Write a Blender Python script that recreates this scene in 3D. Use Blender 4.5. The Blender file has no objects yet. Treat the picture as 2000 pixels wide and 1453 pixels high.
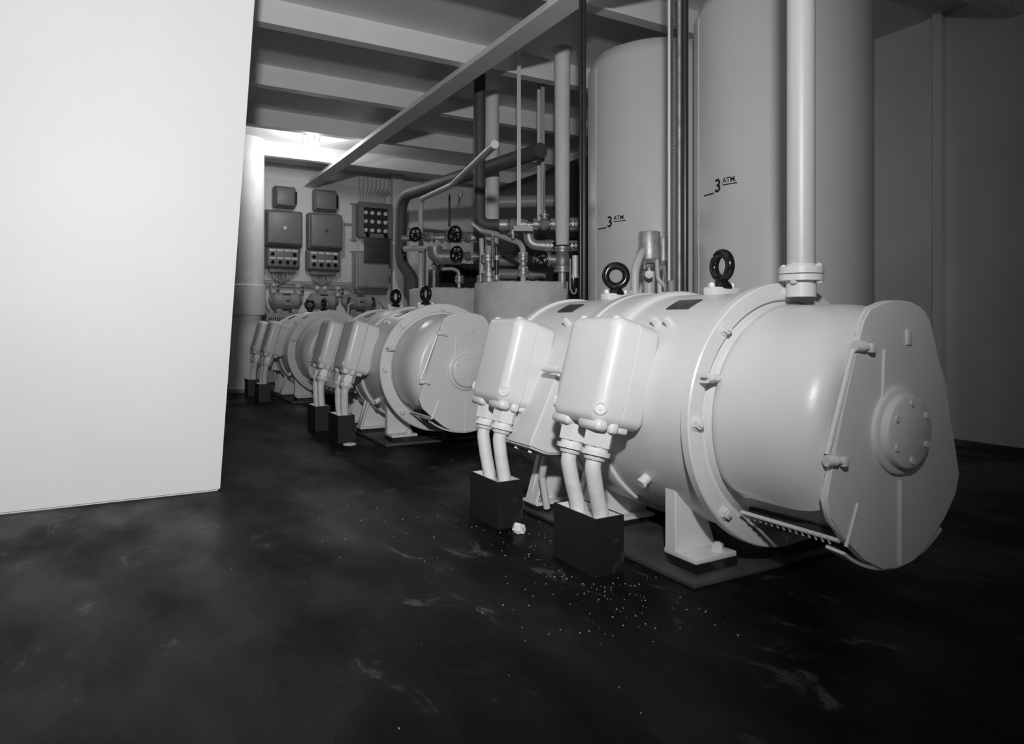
import bpy, bmesh, math, random
from mathutils import Vector, Matrix
random.seed(7)
PI = math.pi
scene = bpy.context.scene
COL = scene.collection

# ------------------------------------------------------------------ camera
F_PX, PX0, PY0, HC = 1372.0, 1022.0, 631.0, 0.75      # focal length, horizon point (px), lens height (m)
YAW = math.radians(30)                                # the row of machines runs along +Y
cam_d = bpy.data.cameras.new('camera'); cam = bpy.data.objects.new('camera', cam_d); COL.objects.link(cam)
cam.location = (0, 0, HC); cam.rotation_euler = (PI / 2, 0, -YAW)
cam_d.sensor_width = 36; cam_d.lens = F_PX / 2000 * 36
cam_d.shift_x = (1000 - PX0) / 2000; cam_d.shift_y = (PY0 - 726.5) / 2000
cam_d.clip_start = 0.05
scene.camera = cam
# ------------------------------------------------------------------ light and exposure
world = bpy.data.worlds.new('world'); scene.world = world; world.use_nodes = True
bg = world.node_tree.nodes['Background']; bg.inputs[0].default_value = (1, 1, 0.98, 1); bg.inputs[1].default_value = 0.09
def lamp(name, kind, loc, power, size, target=None):
    d = bpy.data.lights.new(name, kind); d.energy = power
    if kind == 'AREA': d.shape = 'DISK'; d.size = size
    else: d.shadow_soft_size = size
    o = bpy.data.objects.new(name, d); COL.objects.link(o); o.location = loc
    if target: o.rotation_euler = (Vector(target) - Vector(loc)).to_track_quat('-Z', 'Y').to_euler()
    return o
fl_ = lamp('flash_lamp', 'SPOT', (-0.08, -0.2, 1.62), 405, 0.06, (1.2, 7.2, 1.25))   # photographer's flash bulb in its reflector, held above and left of the lens
fl_.data.spot_size = math.radians(116); fl_.data.spot_blend = 1.0
vs = scene.view_settings
vs.view_transform = 'Standard'; vs.look = 'None'; vs.gamma = 1; vs.use_curve_mapping = False; vs.exposure = 0.0

# ------------------------------------------------------------------ pixel helpers
CY, SY = math.cos(YAW), math.sin(YAW)
def ray(px, py):
    a = (px - PX0) / F_PX
    return Vector((SY + CY * a, CY - SY * a, (PY0 - py) / F_PX))
ORG = Vector((0, 0, HC))
def P(px, py, Z): return ORG + ray(px, py) * Z                    # point at depth Z metres
def PY_(px, py, Y): r = ray(px, py); return ORG + r * (Y / r.y)     # point on the plane y = Y
def PX_(px, py, X): r = ray(px, py); return ORG + r * (X / r.x)

# ------------------------------------------------------------------ materials
def mat(name, col, rough=0.5, metal=0.0, bump=0.0, bscale=60, var=0.0, vscale=6, coat=0.0, spec=0.5):
    m = bpy.data.materials.new(name); m.use_nodes = True
    nt = m.node_tree; b = nt.nodes['Principled BSDF']
    if not isinstance(col, (tuple, list)): col = (col, col, col * 0.985)
    b.inputs['Base Color'].default_value = (*col, 1); b.inputs['Roughness'].default_value = rough
    b.inputs['Metallic'].default_value = metal; b.inputs['Coat Weight'].default_value = coat
    b.inputs['Specular IOR Level'].default_value = spec
    tc = nt.nodes.new('ShaderNodeTexCoord')
    if var:
        n = nt.nodes.new('ShaderNodeTexNoise'); n.inputs['Scale'].default_value = vscale; n.inputs['Detail'].default_value = 6
        r = nt.nodes.new('ShaderNodeValToRGB'); nt.links.new(tc.outputs['Object'], n.inputs['Vector'])
        nt.links.new(n.outputs['Fac'], r.inputs['Fac'])
        lo = [max(0, c * (1 - var)) for c in col]; hi = [min(1, c * (1 + var)) for c in col]
        r.color_ramp.elements[0].position = .3; r.color_ramp.elements[1].position = .7
        r.color_ramp.elements[0].color = (*lo, 1); r.color_ramp.elements[1].color = (*hi, 1)
        nt.links.new(r.outputs['Color'], b.inputs['Base Color'])
    if bump:
        n = nt.nodes.new('ShaderNodeTexNoise'); n.inputs['Scale'].default_value = bscale; n.inputs['Detail'].default_value = 4
        bp = nt.nodes.new('ShaderNodeBump'); bp.inputs['Strength'].default_value = bump; bp.inputs['Distance'].default_value = 0.01
        nt.links.new(tc.outputs['Object'], n.inputs['Vector']); nt.links.new(n.outputs['Fac'], bp.inputs['Height'])
        nt.links.new(bp.outputs['Normal'], b.inputs['Normal'])
    return m
M = dict(
    paint=mat('white_machine_paint', 0.66, 0.34, bump=0.06, bscale=30, var=0.03, vscale=4),
    boxpaint=mat('white_box_paint', 0.66, 0.32, bump=0.05, bscale=40, var=0.03),
    cable=mat('painted_cable', 0.66, 0.45, bump=0.1, bscale=60, var=0.08, vscale=25),
    black=mat('black_paint', 0.012, 0.5, bump=0.1, bscale=40, var=0.5, vscale=8),
    ring=mat('black_gloss', 0.008, 0.18),
    plate=mat('dark_plate', 0.045, 0.3, var=0.6, vscale=60),
    slab=mat('dark_base_plate', 0.05, 0.5, bump=0.15, bscale=50, var=0.4, vscale=9),
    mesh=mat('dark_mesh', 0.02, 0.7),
    wall=mat('bulkhead_paint', 0.76, 0.5, bump=0.05, bscale=12, var=0.06, vscale=1.5),
    white=mat('white_bulkhead_paint', 0.82, 0.5, bump=0.08, bscale=25, var=0.02, vscale=2),
    ceil=mat('deckhead_paint', 0.72, 0.6, bump=0.05, bscale=12, var=0.05, vscale=1.5),
    grey=mat('grey_enamel', 0.18, 0.42, bump=0.03, bscale=40, var=0.05),
    grey2=mat('mid_grey_enamel', 0.3, 0.42, bump=0.03, bscale=40, var=0.05),
    dkgrey=mat('dark_grey_lid', 0.05, 0.45, var=0.1),
    lens=mat('lamp_glass', 0.7, 0.1),
    label=mat('ivory_label', 0.7, 0.5),
    tank=mat('tank_paint', 0.54, 0.4, bump=0.03, bscale=10, var=0.03, vscale=2),
    lag=mat('plaster_lagging', 0.62, 0.8, bump=0.35, bscale=22, var=0.1, vscale=7),
    lagdark=mat('dark_lagging', 0.085, 0.6, bump=0.2, bscale=25, var=0.15),
    laglight=mat('light_lagging', 0.7, 0.7, bump=0.2, bscale=25, var=0.08),
    pipe=mat('painted_pipe', 0.5, 0.4, bump=0.05),
    bright=mat('bare_metal', 0.40, 0.46, metal=0.55, bump=0.1, bscale=50, var=0.25, vscale=20),
    dull=mat('dull_metal', 0.28, 0.45, metal=0.4, bump=0.1, bscale=50, var=0.3, vscale=20),
    darkpipe=mat('dark_pipe', 0.035, 0.3, metal=0.3),
    ink=mat('black_lettering', 0.01, 0.6),
    scrap=mat('white_scrap', 0.8, 0.8, bump=0.3, bscale=60),
    chip=mat('pale_grit', 0.35, 0.8),
)
for _n in M['black'].node_tree.nodes:                      # chipped and rubbed patches on the black boxes
    if _n.type == 'VALTORGB':
        _n.color_ramp.elements[0].position = .58; _n.color_ramp.elements[0].color = (.010, .010, .010, 1)
        _n.color_ramp.elements[1].position = .74; _n.color_ramp.elements[1].color = (.075, .075, .073, 1)
_g = bpy.data.materials.new('added_lamp_glass'); _g.use_nodes = True; _b = _g.node_tree.nodes['Principled BSDF']  # glowing glass of the added deckhead fill lamp
_b.inputs['Base Color'].default_value = (.8, .8, .78, 1); _b.inputs['Emission Color'].default_value = (1, 1, .97, 1); _b.inputs['Emission Strength'].default_value = 2.0
M['glow'] = _g
# floor: dark oily deck covering with scuffs
def floor_mat():
    m = bpy.data.materials.new('dark_deck'); m.use_nodes = True
    nt = m.node_tree; b = nt.nodes['Principled BSDF']
    tc = nt.nodes.new('ShaderNodeTexCoord')
    mp = nt.nodes.new('ShaderNodeMapping'); mp.inputs['Scale'].default_value = (1.0, 0.45, 1)
    nt.links.new(tc.outputs['Object'], mp.inputs['Vector'])
    n1 = nt.nodes.new('ShaderNodeTexNoise'); n1.inputs['Scale'].default_value = 7; n1.inputs['Detail'].default_value = 9; n1.inputs['Roughness'].default_value = 0.68
    n1.inputs['Distortion'].default_value = 0.8
    n2 = nt.nodes.new('ShaderNodeTexNoise'); n2.inputs['Scale'].default_value = 3.0; n2.inputs['Detail'].default_value = 4
    for n in (n1, n2): nt.links.new(mp.outputs['Vector'], n.inputs['Vector'])
    r = nt.nodes.new('ShaderNodeValToRGB'); e = r.color_ramp.elements
    e[0].position = .42; e[0].color = (.004, .004, .004, 1); e[1].position = .82; e[1].color = (.15, .15, .145, 1)
    k = e.new(.60); k.color = (.009, .009, .0088, 1)
    nt.links.new(n1.outputs['Fac'], r.inputs['Fac']); nt.links.new(r.outputs['Color'], b.inputs['Base Color'])
    rr = nt.nodes.new('ShaderNodeMapRange'); rr.inputs['To Min'].default_value = .26; rr.inputs['To Max'].default_value = .6
    rr.inputs['From Min'].default_value = .35; rr.inputs['From Max'].default_value = .65
    nt.links.new(n2.outputs['Fac'], rr.inputs['Value']); nt.links.new(rr.outputs['Result'], b.inputs['Roughness'])
    bp = nt.nodes.new('ShaderNodeBump'); bp.inputs['Strength'].default_value = .35; bp.inputs['Distance'].default_value = .008
    nt.links.new(n1.outputs['Fac'], bp.inputs['Height']); nt.links.new(bp.outputs['Normal'], b.inputs['Normal'])
    b.inputs['Specular IOR Level'].default_value = 0.06
    return m
M['floor'] = floor_mat()

# ------------------------------------------------------------------ mesh helpers
def BM(): return bmesh.new()
def xf(bm, verts, mtx):
    if mtx is not None: bmesh.ops.transform(bm, matrix=mtx, verts=verts)
def box(bm, x0, x1, y0, y1, z0, z1, bev=0.0, seg=2, mtx=None):
    r = bmesh.ops.create_cube(bm, size=1.0); v = r['verts']
    bmesh.ops.transform(bm, matrix=Matrix.Translation(((x0 + x1) / 2, (y0 + y1) / 2, (z0 + z1) / 2)) @ Matrix.Diagonal((abs(x1 - x0), abs(y1 - y0), abs(z1 - z0), 1)), verts=v)
    if bev:
        es = list({e for q in v for e in q.link_edges})
        res = bmesh.ops.bevel(bm, geom=es, offset=bev, segments=seg, affect='EDGES', profile=0.5)
        v = list({q for f in res['faces'] for q in f.verts} | {q for q in v if q.is_valid})
    xf(bm, v, mtx); return v
def cyl(bm, p0, p1, r0, r1=None, seg=20, cap=True, rot=0.0):
    p0, p1 = Vector(p0), Vector(p1); r1 = r0 if r1 is None else r1
    d = p1 - p0
    m = Matrix.Translation((p0 + p1) / 2) @ d.to_track_quat('Z', 'Y').to_matrix().to_4x4() @ Matrix.Rotation(rot, 4, 'Z')
    return bmesh.ops.create_cone(bm, cap_ends=cap, segments=seg, radius1=r0, radius2=r1, depth=d.length, matrix=m)['verts']
def lathe(bm, prof, origin=(0, 0, 0), axis='y', seg=48, t0=0.0, t1=2 * PI, closed_prof=False, mtx=None):
    """prof: list of (h, r) along the axis; the angle runs from t0 to t1."""
    full = abs((t1 - t0) - 2 * PI) < 1e-6
    n = seg if full else seg + 1; o = Vector(origin); rows = []; allv = []
    for i in range(n):
        t = t0 + (t1 - t0) * i / seg; c, s = math.cos(t), math.sin(t); row = []
        for h, r in prof:
            p = (r * c, h, r * s) if axis == 'y' else ((r * c, r * s, h) if axis == 'z' else (h, r * c, r * s))
            row.append(bm.verts.new(o + Vector(p)))
        rows.append(row); allv += row
    k = len(prof)
    for i in range(seg):
        a, b = rows[i], rows[(i + 1) % n]
        for j in range(k if closed_prof else k - 1):
            jj = (j + 1) % k
            try: bm.faces.new((a[j], a[jj], b[jj], b[j]))
            except ValueError: pass
    if closed_prof and not full:
        bm.faces.new(rows[0]); bm.faces.new(rows[-1][::-1])
    bmesh.ops.remove_doubles(bm, verts=allv, dist=1e-5)
    allv = [v for v in allv if v.is_valid]
    xf(bm, allv, mtx); return allv
def fillet(pts, rad, n=6):
    pts = [Vector(p) for p in pts]
    if rad <= 0 or len(pts) < 3: return pts
    out = [pts[0]]
    for a, b, c in zip(pts, pts[1:], pts[2:]):
        u, w = (a - b), (c - b); lu, lw = u.length, w.length; u, w = u / lu, w / lw
        ang = u.angle(w)
        if ang > PI - 0.05: out.append(b); continue
        d = min(rad / math.tan(ang / 2), lu * .49, lw * .49)
        p, q = b + u * d, b + w * d
        for i in range(n + 1):
            t = i / n; out.append(p * (1 - t) ** 2 + b * 2 * t * (1 - t) + q * t * t)
    out.append(pts[-1]); return out
def tube(bm, pts, r, rad=0.0, seg=14, cap=True, r_end=None):
    pts = fillet(pts, rad); n = len(pts); rings = []
    tan = [(pts[min(i + 1, n - 1)] - pts[max(i - 1, 0)]).normalized() for i in range(n)]
    up = Vector((0, 0, 1)) if abs(tan[0].z) < .9 else Vector((1, 0, 0))
    nrm = tan[0].cross(up).normalized()
    for i in range(n):
        nrm = (nrm - tan[i] * nrm.dot(tan[i])).normalized(); bi = tan[i].cross(nrm)
        rr = r if r_end is None else r + (r_end - r) * i / (n - 1)
        rings.append([bm.verts.new(pts[i] + (nrm * math.cos(2 * PI * j / seg) + bi * math.sin(2 * PI * j / seg)) * rr) for j in range(seg)])
    for a, b in zip(rings, rings[1:]):
        for j in range(seg): bm.faces.new((a[j], a[(j + 1) % seg], b[(j + 1) % seg], b[j]))
    if cap: bm.faces.new(rings[0][::-1]); bm.faces.new(rings[-1])
def torus(bm, c, R, r, axis='y', seg=28, sub=10):
    c = Vector(c); rows = []
    for i in range(seg):
        t = 2 * PI * i / seg; row = []
        for j in range(sub):
            p = 2 * PI * j / sub; q = R + r * math.cos(p); h = r * math.sin(p)
            v = (q * math.cos(t), h, q * math.sin(t)) if axis == 'y' else ((q * math.cos(t), q * math.sin(t), h) if axis == 'z' else (h, q * math.cos(t), q * math.sin(t)))
            row.append(bm.verts.new(c + Vector(v)))
        rows.append(row)
    for i in range(seg):
        a, b = rows[i], rows[(i + 1) % seg]
        for j in range(sub): bm.faces.new((a[j], a[(j + 1) % sub], b[(j + 1) % sub], b[j]))
def prism(bm, poly, axis, a0, a1, bev=0.0):
    """poly: 2-D outline; axis 'y': (x, z) extruded in y; 'x': (y, z); 'z': (x, y)."""
    def v3(p, h): return (p[0], h, p[1]) if axis == 'y' else ((h, p[0], p[1]) if axis == 'x' else (p[0], p[1], h))
    A = [bm.verts.new(v3(p, a0)) for p in poly]; B = [bm.verts.new(v3(p, a1)) for p in poly]
    n = len(poly); fs = [bm.faces.new(A), bm.faces.new(B[::-1])]
    for i in range(n): fs.append(bm.faces.new((A[i], B[i], B[(i + 1) % n], A[(i + 1) % n])))
    if bev: bmesh.ops.bevel(bm, geom=list({e for f in fs for e in f.edges}), offset=bev, segments=2, affect='EDGES')
    return A + B
def mesh_of(bm, name, m, sharp=35):
    bmesh.ops.recalc_face_normals(bm, faces=bm.faces[:])
    me = bpy.data.meshes.new(name); bm.to_mesh(me); bm.free()
    me.materials.append(M[m])
    for p in me.polygons: p.use_smooth = True
    me.set_sharp_from_angle(angle=math.radians(sharp))
    return me
def obj(name, bm, m, parent=None, loc=None, rot=None, sharp=35, label=None):
    me = bm if isinstance(bm, bpy.types.Mesh) else mesh_of(bm, name, m, sharp)
    o = bpy.data.objects.new(name, me); COL.objects.link(o)
    if parent: o.parent = parent
    if loc is not None: o.location = loc
    if rot is not None: o.rotation_euler = rot
    if label: o['label'] = label
    return o
def tag(o, label, cat, group=None):
    o['label'] = label; o['category'] = cat
    if group: o['group'] = group
    return o
def thing(name, label, cat, loc=(0, 0, 0), rotz=0.0, group=None):
    o = bpy.data.objects.new(name, None); COL.objects.link(o); o.empty_display_size = .1
    o.location = loc; o.rotation_euler = (0, 0, rotz); return tag(o, label, cat, group)
def struct(name, bm, m, label=None, parent=None):
    o = obj(name, bm, m, parent)
    if not parent: o['kind'] = 'structure'
    if label: o['label'] = label
    return o
def copy_tree(o, parent=None):
    c = o.copy(); COL.objects.link(c); c.parent = parent
    for ch in list(o.children): copy_tree(ch, c)
    return c
ID = Matrix.Identity(4)

# ------------------------------------------------------------------ the room
YW, XR, ZC = 9.3, 4.7, 2.78
bm = BM(); box(bm, -3.5, XR + .1, -2.6, YW + .1, -.1, 0); struct('floor', bm, 'floor', 'dark oily deck floor with scuffs and pale grit')
bm = BM(); box(bm, -3.5, XR + .1, YW, YW + .08, 0, ZC + .1); wb = struct('wall_back', bm, 'wall', 'light painted steel bulkhead carrying the switchgear')
bm = BM(); box(bm, XR, XR + .08, -2.6, YW, 0, ZC + .1); wr = struct('wall_right', bm, 'wall', 'light painted steel bulkhead behind the tanks')
bm = BM(); box(bm, -3.5, XR + .1, -2.6, YW + .1, ZC, ZC + .08); ce = struct('ceiling', bm, 'ceil', 'light painted deckhead with cross beams')
for y in (2.2, 3.4, 4.6, 5.8, 7.0, 8.2):
    bm = BM(); box(bm, -3.4, XR - .002, y - .006, y + .006, ZC - .16, ZC + .001); box(bm, -3.4, XR - .002, y - .045, y + .045, ZC - .172, ZC - .16)
    obj('deck_beam', bm, 'ceil', ce)
bm = BM(); box(bm, 2.15, 2.162, 1.5, YW - .001, ZC - .26, ZC - .172); box(bm, 2.08, 2.23, 1.5, YW - .001, ZC - .272, ZC - .26); obj('girder', bm, 'ceil', ce)
for y in (-1.4, -.6, .2, 1.0, 1.8, 2.6, 3.4, 4.2, 5.0, 5.8, 6.6, 7.4, 8.2):
    bm = BM(); box(bm, XR - .10, XR + .001, y - .005, y + .005, 0, ZC); box(bm, XR - .108, XR - .1, y - .03, y + .03, 0, ZC); obj('stiffener', bm, 'wall', wr)
# leaning white casing wall close on the left (its edge leans in towards the top)
yl = 3.4
e0 = PY_(472, 365, yl); e1 = PY_(443, 775, yl); sl = (e0.x - e1.x) / (e0.z - e1.z)
xb = e1.x - sl * e1.z
bm = BM(); prism(bm, [(-3.0, 0), (xb, 0), (xb + sl * ZC, ZC), (-3.0, ZC)], 'y', yl, yl + .05, bev=.008)
struct('wall_left', bm, 'white', 'bright white painted bulkhead end with slightly leaning edge')

# ------------------------------------------------------------------ generator set (local frame: x across, y back along the shaft, z up; origin on the deck under the flange)
XC, ZS, RF = 1.76, 0.472, 0.40
NS = 72
LEAN = math.radians(14.9)
def hexnut(bm, p, d, r, h, rot=0.0):
    p, d = Vector(p), Vector(d).normalized()
    cyl(bm, p, p + d * h, r, r * .96, seg=6, rot=rot); cyl(bm, p + d * h, p + d * (h + r * .25), r * .5, seg=10)
def radial(t): return Vector((math.cos(t), 0, math.sin(t)))
def on_body(t, y, r): return radial(t) * r + Vector((0, y, ZS))

def term_box(y, parent):
    """terminal box: local (w along the shaft, u up the lean, n outwards); returns box and the ends of its two glands in set coordinates"""
    U = Vector((math.sin(LEAN), 0, math.cos(LEAN))); N = Vector((-math.cos(LEAN), 0, math.sin(LEAN)))
    outer_bottom = Vector((1.203 - XC, y, 0.455)); org = outer_bottom - N * 0.15
    mt = Matrix(((0, U.x, N.x, org.x), (1, U.y, N.y, org.y), (0, U.z, N.z, org.z), (0, 0, 0, 1)))
    W, H = .131, .333
    def shell(bm, rings, rc):
        rows = []
        for n_, ins in rings:
            w, u0, u1, r = W - ins, ins, H - ins, max(.004, rc - ins * .6); row = []
            for cx, cy, a0 in ((w - r, u1 - r, 0), (-w + r, u1 - r, PI / 2), (-w + r, u0 + r, PI), (w - r, u0 + r, 1.5 * PI)):
                for k in range(7): a = a0 + k * PI / 12; row.append(bm.verts.new(mt @ Vector((cx + r * math.cos(a), cy + r * math.sin(a), n_))))
            rows.append(row)
        m = len(rows[0])
        for p, q in zip(rows, rows[1:]):
            for k in range(m): bm.faces.new((p[k], p[(k + 1) % m], q[(k + 1) % m], q[k]))
        bm.faces.new(rows[0]); bm.faces.new(rows[-1])
    bm = BM(); shell(bm, [(-.03, .02), (-.022, .008), (-.01, .003), (.0575, .002), (.0595, .005)], .036)
    box(bm, -W + .02, W - .02, -.012, .02, .012, .05, bev=.008, mtx=mt)
    tb = obj('terminal_box', bm, 'boxpaint', parent, sharp=50, label='white leaning terminal box with rounded lid and two cable glands')
    bm = BM(); rb = .034; shell(bm, [(.0615, .004), (.0635, 0)] + [(.15 - rb + rb * math.sin(k * PI / 12), rb - rb * math.cos(k * PI / 12)) for k in range(7)], .036)
    # bosses on the top corners of the lid
    for w in (-.085, .085): box(bm, w - .016, w + .016, H - .03, H + .004, .10, .138, bev=.01, mtx=mt)
    # bottom lip
    box(bm, -W + .004, W - .004, -.016, .016, .062, .092, bev=.008, mtx=mt)
    box(bm, -W + .004, -.02, -.016, .018, .10, .142, bev=.012, mtx=mt)
    box(bm, .035, W - .004, -.016, .018, .10, .142, bev=.012, mtx=mt)
    obj('lid', bm, 'boxpaint', tb, sharp=50)
    for w in (-W + .022, W - .022):
        bm = BM(); d = (N + Vector((0, math.copysign(1, w), 0))).normalized(); c = mt @ Vector((math.copysign(W - .034, w), .05, .116)) + d * .033
        cyl(bm, c - d * .016, c + d * .001, .017, .013, seg=20); cyl(bm, c, c + d * .0045, .0075, seg=6)
        rim = BM(); torus(rim, (0, 0, 0), .017, .0038, 'y', seg=20, sub=8); rm = d.to_track_quat('Y', 'Z').to_matrix().to_4x4(); rm.translation = c + d * .001; bmesh.ops.transform(rim, matrix=rm, verts=rim.verts[:]); obj('screw_seat', rim, 'boxpaint', tb)
        obj('screw', bm, 'boxpaint', tb)
    ends = []
    for w in (-.066, .066):
        a = mt @ Vector((w, .004, .083)); d = -U
        bm = BM(); cyl(bm, a, a + d * .02, .034, seg=18); cyl(bm, a + d * .014, a + d * .066, .046, .045, seg=6, rot=.25)
        cyl(bm, a + d * .066, a + d * .078, .036, seg=18)
        obj('gland', bm, 'boxpaint', tb)
        bm = BM(); cyl(bm, a + d * .078, a + d * .092, .046, seg=12, rot=.1); cyl(bm, a + d * .092, a + d * .106, .036, .032, seg=18); obj('gland_nut', bm, 'boxpaint', tb)
        ends.append((a + d * .10, d))
    return tb, ends

def eyebolt(parent, y, rz, sc=1.0):
    bm = BM(); torus(bm, (0, 0, .072), .042, .0158, 'x', seg=36, sub=12)
    lathe(bm, [(-.004, .034), (.006, .033), (.018, .024), (.026, .014), (.034, 0)], axis='z', seg=24)
    e = obj('eyebolt', bm, 'ring', parent, loc=(0, y, ZS + .398), rot=(0, 0, rz), label='black lifting eye ring')
    bm = BM(); box(bm, -.06, .06, -.027, .027, -.028, .001, bev=.006)
    p = obj('pad', bm, 'paint', e, rot=(0, 0, -rz))
    for x in (-.047, .047):
        bm = BM(); hexnut(bm, (0, 0, 0), (0, 0, 1), .012, .012); obj('nut', bm, 'paint', e, loc=Matrix.Rotation(-rz, 3, 'Z') @ Vector((x, 0, .001)))
    return e

GLANDS = {}
def generator():
    g = thing('generator_set', '-', 'generator')
    # frame: front body, joint band, rear body
    bm = BM(); lathe(bm, [(.03, .375), (.455, .377)], (0, 0, ZS), seg=NS); obj('front_body', bm, 'paint', g)
    bm = BM(); lathe(bm, [(.452, .370), (.452, .389), (.46, .393), (.50, .393), (.506, .388), (.628, .388), (.634, .393), (.672, .393), (.68, .389), (.68, .370)], (0, 0, ZS), seg=NS); obj('joint_band', bm, 'paint', g)
    bm = BM(); lathe(bm, [(.676, .375), (1.13, .374), (1.132, .384), (1.165, .384), (1.17, .378), (1.175, .30), (1.20, .26), (1.20, 0)], (0, 0, ZS), seg=NS); obj('rear_body', bm, 'paint', g)
    # front flange with eight bolts
    bm = BM(); lathe(bm, [(.034, .36), (.034, .396), (.030, RF), (.004, RF), (0, .396), (0, .350), (.012, .346), (.012, .30), (.034, .30)], (0, 0, ZS), seg=96)
    fl = obj('flange', bm, 'paint', g)
    for k in range(8):
        t = PI / 2 + k * PI / 4
        bm = BM(); p = on_body(t, .002, .371); cyl(bm, p, p + Vector((0, -.006, 0)), .020, seg=18); hexnut(bm, p + Vector((0, -.005, 0)), (0, -1, 0), .0165, .014); obj('bolt', bm, 'paint', fl)
    # inner end housing, jacket and end plate
    bm = BM(); lathe(bm, [(.02, .335), (-.004, .332), (-.022, .316), (-.05, .312), (-.26, .303), (-.325, .284), (-.335, .27), (-.335, .0)], (0, 0, ZS), seg=NS); obj('end_housing', bm, 'paint', g)
    prof_o = [(-.012, .318), (-.016, .328), (-.028, .335), (-.046, .332), (-.19, .331), (-.235, .328), (-.275, .320), (-.305, .307), (-.325, .289), (-.337, .272)]
    bm = BM(); seg = 80; ta, tb_ = -math.radians(37), math.radians(217); rows = []
    for i in range(seg + 1):
        t = ta + (tb_ - ta) * i / seg; arc = min(t - ta, tb_ - t) * .34
        u = max(0, 1 - arc / .07); back = .06 * (1 - math.sqrt(max(0, 1 - u * u)))
        row = []
        for h, r in prof_o + [(h2, r2 - .018) for h2, r2 in prof_o[::-1]]:
            hh = -back + (h if h > -.1 and False else h * (1 - back / .34))
            row.append(bm.verts.new(Vector((r * math.cos(t), hh, ZS + r * math.sin(t)))))
        rows.append(row)
    k = len(rows[0])
    for a, b in zip(rows, rows[1:]):
        for j in range(k): bm.faces.new((a[j], a[(j + 1) % k], b[(j + 1) % k], b[j]))
    bm.faces.new(rows[0]); bm.faces.new(rows[-1][::-1])
    jk = obj('cover_jacket', bm, 'paint', g, sharp=50, label='curved sheet jacket wrapped over the end housing')
    # end plate with its wide lower skirt and hub
    bm = BM(); half = [(0, .338), (.06, .335), (.118, .318), (.148, .285), (.16, .24), (.19, .16), (.225, .06), (.262, -.06), (.29, -.145), (.272, -.20), (.215, -.255), (.14, -.315), (.07, -.356), (0, -.364)]
    outl = [(-x, ZS + z) for x, z in half] + [(x, ZS + z) for x, z in half[-2:0:-1]]
    prism(bm, outl, 'y', -.352, -.330, bev=.006)
    ep = obj('end_plate', bm, 'paint', g, sharp=40)
    bm = BM(); lathe(bm, [(-.345, .362), (-.29, .358), (-.29, .350), (-.345, .354)], (0, 0, ZS), seg=24, t0=math.radians(-126), t1=math.radians(-54), closed_prof=True); obj('skirt', bm, 'paint', ep)
    bm = BM(); lathe(bm, [(-.33, .334), (-.03, .326), (-.03, .312), (-.33, .312)], (0, 0, ZS), seg=30, t0=math.radians(-128), t1=math.radians(-52), closed_prof=True); obj('outlet_mesh', bm, 'mesh', ep, label='dark wire mesh of the air outlet')
    bm = BM(); lathe(bm, [(-.348, .116), (-.362, .114), (-.366, .108), (-.366, .098), (-.384, .094), (-.388, .086), (-.388, 0)], (0, 0, ZS), seg=48); hb = obj('hub_cap', bm, 'paint', g)
    for k in range(6):
        t = PI / 2 + k * PI / 3; p = on_body(t, -.386, .074)
        bm = BM(); cyl(bm, p, p + Vector((0, -.006, 0)), .009, seg=12); obj('screw', bm, 'paint', hb)
    # creases and lug on the end plate
    bm = BM(); p0 = (-.062, -.352, ZS + .21); p1 = (-.075, -.352, ZS - .02); tube(bm, [p0, p1], .005, seg=8); obj('rib', bm, 'paint', ep)
    bm = BM(); tube(bm, [(-.17, -.352, ZS - .17), (-.215, -.352, ZS - .27)], .005, seg=8); obj('rib', bm, 'paint', ep)
    bm = BM(); box(bm, .0, .006, -.36, -.35, ZS - .352, ZS - .13); obj('rib', bm, 'paint', ep)
    bm = BM(); box(bm, .03, .052, -.358, -.35, ZS + .22, ZS + .262, bev=.003); obj('lug', bm, 'paint', ep)
    # strap with two toggle clamps across the jacket seam
    def clamp(t, y, r, parent, d):
        p = on_body(t, y, r); bm = BM(); cyl(bm, p + Vector((-.015, .002, 0)), p + Vector((.012, -.006, 0)), .014, seg=12)
        cyl(bm, p + Vector((.004, -.006, .002)), p + Vector((.035, -.012, -.006)), .007, seg=10); box(bm, p.x + .026, p.x + .045, p.y - .02, p.y - .004, p.z - .016, p.z + .008, bev=.003)
        obj('toggle_clamp', bm, 'paint', parent, label='small toggle clamp')
    clamp(math.radians(127), -.352, .276, jk, 0); clamp(math.radians(191), -.352, .278, jk, 0)
    bm = BM(); tube(bm, [on_body(math.radians(130), -.345, .277), on_body(math.radians(188), -.345, .280)], .007, seg=8); obj('strap', bm, 'paint', jk)
    # latch where jacket meets flange, both sides
    for sx in (-1, 1):
        bm = BM(); p = Vector((sx * .337, -.012, ZS + .125))
        box(bm, p.x - .028, p.x + .028, p.y - .018, p.y + .004, p.z - .012, p.z - .005); box(bm, p.x - .028, p.x + .012, p.y - .022, p.y + .002, p.z + .003, p.z + .009)
        cyl(bm, p + Vector((-.02, -.02, 0)), p + Vector((.02, -.02, 0)), .0085, seg=10); cyl(bm, p + Vector((0, -.032, .004)), p + Vector((0, 0, .004)), .009, seg=10)
        obj('latch', bm, 'paint', jk)
    # lower louvre strip under the jacket
    for sx in (-1, 1):
        bm = BM(); tube(bm, [(sx * .215, -.02, ZS - .262), (sx * .210, -.33, ZS - .262)], .006, seg=8)
        for i in range(14): q = -.04 - i * .02; cyl(bm, (sx * .216, q, ZS - .258), (sx * .205, q, ZS - .278), .003, seg=6)
        obj('louvre_rail', bm, 'paint', g)
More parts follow.
